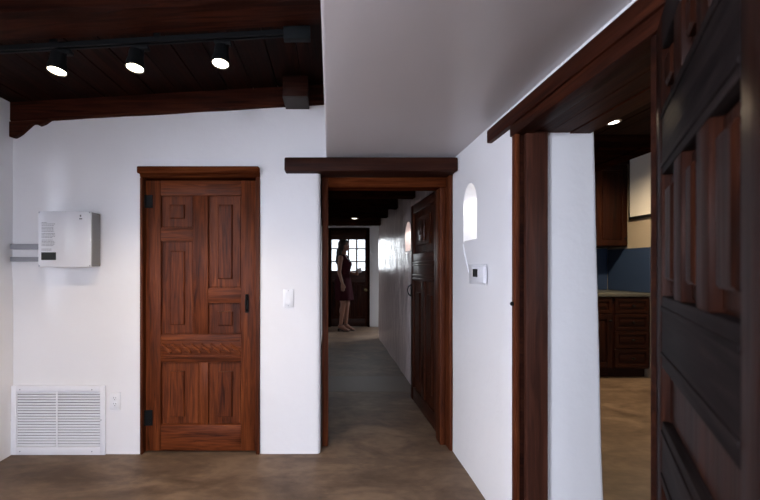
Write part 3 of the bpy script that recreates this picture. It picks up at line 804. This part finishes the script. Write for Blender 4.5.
o = obj('backsplash', box((KX1 - .018, KF - .01, .918), (KX1 - .006, KY1 - .023, 1.41), .001, 1), TEAL); tag(o, 'dark teal backsplash on the kitchen side wall at the counter end', 'backsplash')
def wall_cab(x0, x1, label):
    YU = 4.27
    t = thing('wall_cabinet', label, 'cabinet', ((x0 + x1) / 2, KY1, 1.435))
    obj('body', box((x0, YU, 1.435), (x1, KY1 - .008, 2.42), .002), KV, t)
    shaker(t, 'door', x0 + .01, x1 - .01, 1.445, 2.37, YU, (x1 - .04, 1.53))
    obj('crown', box((x0, YU - .03, 2.385), (x1, YU + .02, 2.44), .008), KH, t)
wall_cab(3.07, KX1 - .006, 'reddish brown wall cabinet above the teal backsplash, by the picture')
# picture on the side wall
t = thing('wall_picture', 'pale mottled picture with thin black frame on the kitchen side wall', 'picture', (KX1 - .03, 4.07, 1.73))
pa, pb, pz0, pz1 = 3.885, 4.222, 1.735, 2.44
obj('canvas', box((KX1 - .020, pa + .015, pz0 + .015), (KX1 - .005, pb - .012, pz1 - .012)), PICT, t)
bm = bmesh.new()
for a, b, c, d in ((pa, pb, pz0, pz0 + .03), (pa, pb, pz1 - .012, pz1), (pa, pa + .015, pz0, pz1), (pb - .012, pb, pz0, pz1)): bx(bm, (KX1 - .028, a, c), (KX1 - .004, b, d), .002, 1)
obj('frame', bm, BLACK, t)
for px, py, Y, lab in ((613, 124, 3.36, 'small recessed ceiling light glowing in the kitchen ceiling'),):
    X = wx(px, Y); 
    t = thing('recessed_light', lab, 'ceiling light', (X, Y, KZ))
    obj('rim', lathe(bmesh.new(), [(.065, KZ - .001), (.063, KZ - .006), (.046, KZ - .008), (.044, KZ - .002)], (X, Y, 0)), WPLAS, t)
    obj('lens', lathe(bmesh.new(), [(.043, KZ - .002), (.041, KZ - .005), (.02, KZ - .0065)], (X, Y, 0)), LENS2, t)
    ld = bpy.data.lights.new('recessed_beam', 'SPOT'); ld.energy = 150; ld.color = (1, .78, .50); ld.spot_size = math.radians(155); ld.spot_blend = .7; ld.shadow_soft_size = .05
    lo = bpy.data.objects.new('recessed_beam', ld); C.objects.link(lo); lo.parent = t; lo.location = (0, 0, -.02)

# ------------------------------------------------------------------ the person at the end of the hallway
def capsule(bm, p, q, r0, r1):
    tube(bm, p, q, r0, r1, n=14); ball(bm, p, r0, 14, 8); ball(bm, q, r1, 14, 8)
def remeshed(name, bm, voxel, smooth, m, parent):
    bmesh.ops.recalc_face_normals(bm, faces=bm.faces)
    me = bpy.data.meshes.new(name); bm.to_mesh(me); bm.free()
    o = bpy.data.objects.new(name, me); C.objects.link(o)
    r = o.modifiers.new('r', 'REMESH'); r.mode = 'VOXEL'; r.voxel_size = voxel
    s = o.modifiers.new('s', 'SMOOTH'); s.factor = .5; s.iterations = smooth
    me2 = evaluated(o); o.modifiers.clear(); o.data = me2
    me2.materials.clear(); me2.materials.append(m)
    for p in me2.polygons: p.use_smooth = True
    if parent is not None: o.parent = parent
    return o
t = thing('person', 'woman with long dark hair in sleeveless maroon dress standing by the far door', 'person', (wx(343.5, 6.95), 6.95, .0), math.radians(-18))
V = Vector
bm = bmesh.new()
# torso
ball(bm, (0, 0, .93), (.115, .165, .13)); ball(bm, (.0, 0, 1.08), (.088, .120, .15)); ball(bm, (.005, 0, 1.25), (.098, .142, .15)); ball(bm, (-.005, 0, 1.36), (.075, .150, .075))
for s in (-1, 1): ball(bm, (.075, s * .065, 1.26), (.055, .06, .06))
ball(bm, (-.05, .05, .92), (.085, .09, .10)); ball(bm, (-.05, -.05, .92), (.085, .09, .10))
capsule(bm, V((-.01, 0, 1.40)), V((.012, 0, 1.52)), .055, .047)
# head, jaw, nose, ears
ball(bm, (.012, 0, 1.617), (.088, .072, .098), 20, 14); ball(bm, (.040, 0, 1.572), (.062, .052, .070), 20, 14); ball(bm, (.072, 0, 1.527), (.022, .026, .018))
ball(bm, (.103, 0, 1.592), (.016, .011, .022)); ball(bm, (.109, 0, 1.582), (.011, .013, .009)); ball(bm, (.095, 0, 1.552), (.012, .024, .010))
ball(bm, (.092, 0, 1.628), (.012, .045, .010))
for s in (-1, 1): ball(bm, (.005, s * .073, 1.595), (.018, .010, .030))
# legs
for s, dx in ((-1, -.02), (1, .045)):
    hip, kn, an = V((0, s * .085, .90)), V((.025 + dx * .5, s * .075, .50)), V((-.015 + dx, s * .065, .125))
    capsule(bm, hip, kn, .088, .054); capsule(bm, kn, an, .052, .031)
    ball(bm, kn + (an - kn) * .3 + V((-.018, 0, 0)), (.042, .043, .11))
    heel, ballf, toe = an + V((-.03, 0, -.045)), an + V((.105, 0, -.088)), an + V((.155, 0, -.093))
    capsule(bm, an, heel, .031, .028); capsule(bm, an + V((.01, 0, -.02)), ballf, .032, .024); capsule(bm, heel, ballf, .026, .026)
    for k in range(5):
        yy = (k - 2) * .0145
        capsule(bm, ballf + V((0, yy, 0)), toe + V((.012 - abs(k - 1.2) * .008, yy * 1.05, 0)), .010, .008)
# arms and hands
def hand(wr, d, up, curl):
    """palm from the wrist along d, five fingers; up = thumb side"""
    d, up = d.normalized(), up.normalized(); nrm = d.cross(up)
    pal = wr + d * .075
    for k in range(4):
        off = up * (.030 - k * .020)
        capsule(bm, wr + d * .015 + off * .55, pal + off, .015, .012)
        ln_ = (.072, .080, .074, .058)[k]
        a = pal + off; c1 = a + (d * math.cos(curl) + nrm * math.sin(curl)) * ln_ * .5
        c2 = c1 + (d * math.cos(curl * 2.2) + nrm * math.sin(curl * 2.2)) * ln_ * .5
        capsule(bm, a, c1, .0095, .0085); capsule(bm, c1, c2, .0085, .007)
    tb = wr + d * .03 + up * .026
    t1 = tb + (d * .7 + up * .6 + nrm * .35) * .038; t2 = t1 + (d * .9 + up * .15 + nrm * .3) * .032
    capsule(bm, tb, t1, .0125, .010); capsule(bm, t1, t2, .010, .008)
    return pal
sh, el, wr_ = V((-.01, -.165, 1.365)), V((-.025, -.205, 1.11)), V((.035, -.195, .90))
capsule(bm, sh, el, .048, .036); capsule(bm, el, wr_, .036, .024); ball(bm, sh, (.052, .05, .055))
hand(wr_, V((.12, .02, -1)), V((1, 0, .1)), .35)
sh, el, wf = V((-.01, .165, 1.365)), V((.015, .205, 1.11)), V((.20, .095, 1.075))
capsule(bm, sh, el, .048, .036); capsule(bm, el, wf, .036, .024); ball(bm, sh, (.052, .05, .055))
pal = hand(wf, V((.75, -.45, .12)), V((0, .1, 1)), .55)
body = remeshed('body', bm, .0065, 2, SKIN, t)
WM[body.name] = WM[t.name]
# face details
for s in (-1, 1):
    e = obj('eye', ball(bmesh.new(), (.083, s * .030, 1.611), (.010, .013, .008), 12, 8), EYEW, t, local=True)
    obj('iris', ball(bmesh.new(), (.0915, s * .030, 1.611), (.003, .006, .006), 10, 8), HAIR, e, local=True)
    obj('eyebrow', ball(bmesh.new(), (.091, s * .031, 1.632), (.008, .020, .004), 10, 6), HAIR, t, local=True)
bm = bmesh.new(); ball(bm, (.1045, 0, 1.555), (.005, .021, .004), 12, 6); ball(bm, (.1035, 0, 1.547), (.005, .018, .005), 12, 6)
obj('lips', bm, LIP, t, local=True)
# hair
bm = bmesh.new()
ball(bm, (-.022, 0, 1.635), (.088, .088, .092)); ball(bm, (.015, 0, 1.678), (.078, .072, .046)); ball(bm, (-.055, 0, 1.54), (.055, .092, .12))
ball(bm, (-.088, 0, 1.42), (.045, .105, .14)); ball(bm, (-.105, .02, 1.31), (.038, .085, .09)); ball(bm, (-.10, -.06, 1.34), (.036, .05, .10))
for s in (-1, 1):
    ball(bm, (-.01, s * .075, 1.58), (.042, .026, .085)); ball(bm, (-.045, s * .085, 1.46), (.04, .035, .10)); ball(bm, (.045, s * .062, 1.655), (.030, .022, .045))
for i in range(26):                                           # waves
    a = random.uniform(0, PI); z = random.uniform(1.27, 1.56)
    ball(bm, (-.075 - .05 * math.sin(a), .095 * math.cos(a), z), (.016, .016, .05))
h = remeshed('hair', bm, .008, 1, HAIR, t)
# dress
def loft(rings, n=32):
    bm = bmesh.new(); R = []
    for z, cx, rx, ry, fl in rings:
        R.append([bm.verts.new((cx + (rx + fl * .010 * math.sin(i * 7 * 2 * PI / n)) * math.cos(2 * PI * i / n), (ry + fl * .010 * math.sin(i * 7 * 2 * PI / n)) * math.sin(2 * PI * i / n), z + (.03 if z > 1.43 else 0) * 0)) for i in range(n)])
    for A, B in zip(R[:-1], R[1:]):
        for i in range(n): bm.faces.new((A[i], A[(i + 1) % n], B[(i + 1) % n], B[i]))
    return bm, R
bm, R = loft([(.585, .01, .165, .195, 1), (.60, .01, .168, .197, 1), (.72, .005, .160, .192, .8), (.85, -.01, .158, .188, .4), (.95, -.015, .148, .182, .1), (1.03, -.005, .122, .152, 0), (1.09, 0, .108, .135, 0), (1.17, .012, .118, .146, 0),
              (1.26, .022, .136, .158, 0), (1.32, .008, .116, .160, 0), (1.375, -.003, .090, .158, 0), (1.415, -.006, .074, .135, 0), (1.435, -.006, .066, .095, 0)])
for v in R[-1] + R[-2] + R[-3]:                               # V neck in front
    if v.co.x > .035 and abs(v.co.y) < .075: v.co.z -= (.075 - abs(v.co.y)) * 1.1
dress = obj('dress', bm, CLOTH, t, local=True)
so = dress.modifiers.new('thick', 'SOLIDIFY'); so.thickness = .006; so.offset = 1
bm = bmesh.new(); pts = []
for i in range(13):
    a = PI * (i / 12 - .5); pts.append((.006 + .066 * math.cos(a), .075 * math.sin(a), 1.435 - .075 * math.cos(a)))
path_tube(bm, pts, .004, 8); ball(bm, (.078, 0, 1.352), .010)
obj('necklace', bm, WPLAS, t, local=True)
# sandals
for s, dx in ((-1, -.02), (1, .045)):
    an = V((-.015 + dx, s * .065, .125)); bm = bmesh.new()
    pts = [(an.x - .055, .052), (an.x - .02, .046), (an.x + .06, .014), (an.x + .165, .010), (an.x + .170, .002), (an.x + .06, .002), (an.x - .015, .034), (an.x - .022, .0), (an.x - .05, .0)]
    prism(bm, pts, an.y - .036, an.y + .036, 'y')
    for q in ((an.x + .115, .045), ):
        ring = [(q[0], an.y + .040 * math.cos(a), .012 + .040 * math.sin(a)) for a in [PI * i / 8 for i in range(9)]]; path_tube(bm, ring, .007, 8)
    ring = [(an.x + .036 * math.cos(a), an.y + .036 * math.sin(a), an.z - .005) for a in [2 * PI * i / 12 for i in range(13)]]; path_tube(bm, ring, .006, 8)
    obj('sandal', bm, LEATHER, t, local=True)
# folded white leaflet she holds
Mt = WM[t.name]
hp = pal + V((.040, -.03, .02))
bm = box((-.055, -.006, -.01), (.055, .006, .075), .002, 1)
bx(bm, (-.054, .0065, -.008), (.054, .009, .072), .001, 1)
bm.transform(Mt @ Matrix.Translation(hp) @ Matrix.Rotation(math.radians(-30), 4, 'Z') @ Matrix.Rotation(math.radians(-12), 4, 'Y'))
o = obj('leaflet', bm, PAPER); tag(o, 'small folded white leaflet held in the woman\'s raised hand', 'leaflet')

# ------------------------------------------------------------------ light
def area(name, loc, aim, sx, sy, en, col):
    ld = bpy.data.lights.new(name, 'AREA'); ld.shape = 'RECTANGLE'; ld.size = sx; ld.size_y = sy; ld.energy = en; ld.color = col
    o = bpy.data.objects.new(name, ld); C.objects.link(o); o.location = loc
    d = Vector(aim) - Vector(loc); o.rotation_euler = d.to_track_quat('-Z', 'Y').to_euler()
    return o
SKYC = (.78, .84, 1.0)
area('daylight_rear_left', (-1.6, -4.7, 2.6), (-1.2, 0, .9), 2.6, 2.0, 470, SKYC)
area('daylight_rear_right', (.1, -4.7, 2.6), (-.2, 0, .9), 2.0, 2.0, 200, SKYC)
area('daylight_left_behind', (-2.62, -1.6, 1.75), (.6, .9, .4), 1.4, 1.2, 470, SKYC)
area('daylight_left', (-4.6, .2, 1.6), (-2, 1.3, 1.4), 2.4, 2.0, 160, SKYC)
area('daylight_kitchen', (2.3, -1.75, 1.7), (1.9, 1.6, .6), 1.2, 1.2, 20, SKYC)
area('daylight_far_door', (.38, HY1 + .45, 1.6), (.38, 5.0, .8), .9, .9, 16, (.92, .96, 1))
area('daylight_hall_side', (3.1, 7.35, 2.35), (0.5, 5.9, 0), .6, .8, 120, (.88, .93, 1))
w = bpy.data.worlds.new('World'); sc.world = w; w.use_nodes = True
bg = w.node_tree.nodes['Background']; bg.inputs['Color'].default_value = (.82, .90, 1, 1); bg.inputs['Strength'].default_value = 1.6
struct('ground_outside', box((-14, -14, -.30), (14, 20, -.13)), OUT, 'bare ground outside the house', 'ground')

# ------------------------------------------------------------------ camera
cd = bpy.data.cameras.new('camera'); cam = bpy.data.objects.new('camera', cd); C.objects.link(cam)
cd.sensor_width = 36; cd.lens = F / 760 * 36; cd.clip_start = .02
cd.shift_x = (380 - VX) / 760; cd.shift_y = (VY - 250) / 760
cd.dof.use_dof = True; cd.dof.focus_distance = 2.4; cd.dof.aperture_fstop = 3.2
cam.location = (0, 0, EYE); cam.rotation_euler = (PI / 2, 0, 0)
sc.camera = cam
sc.view_settings.view_transform = 'Standard'; sc.view_settings.look = 'None'
sc.view_settings.exposure = .40; sc.view_settings.gamma = 1.; sc.view_settings.use_curve_mapping = False
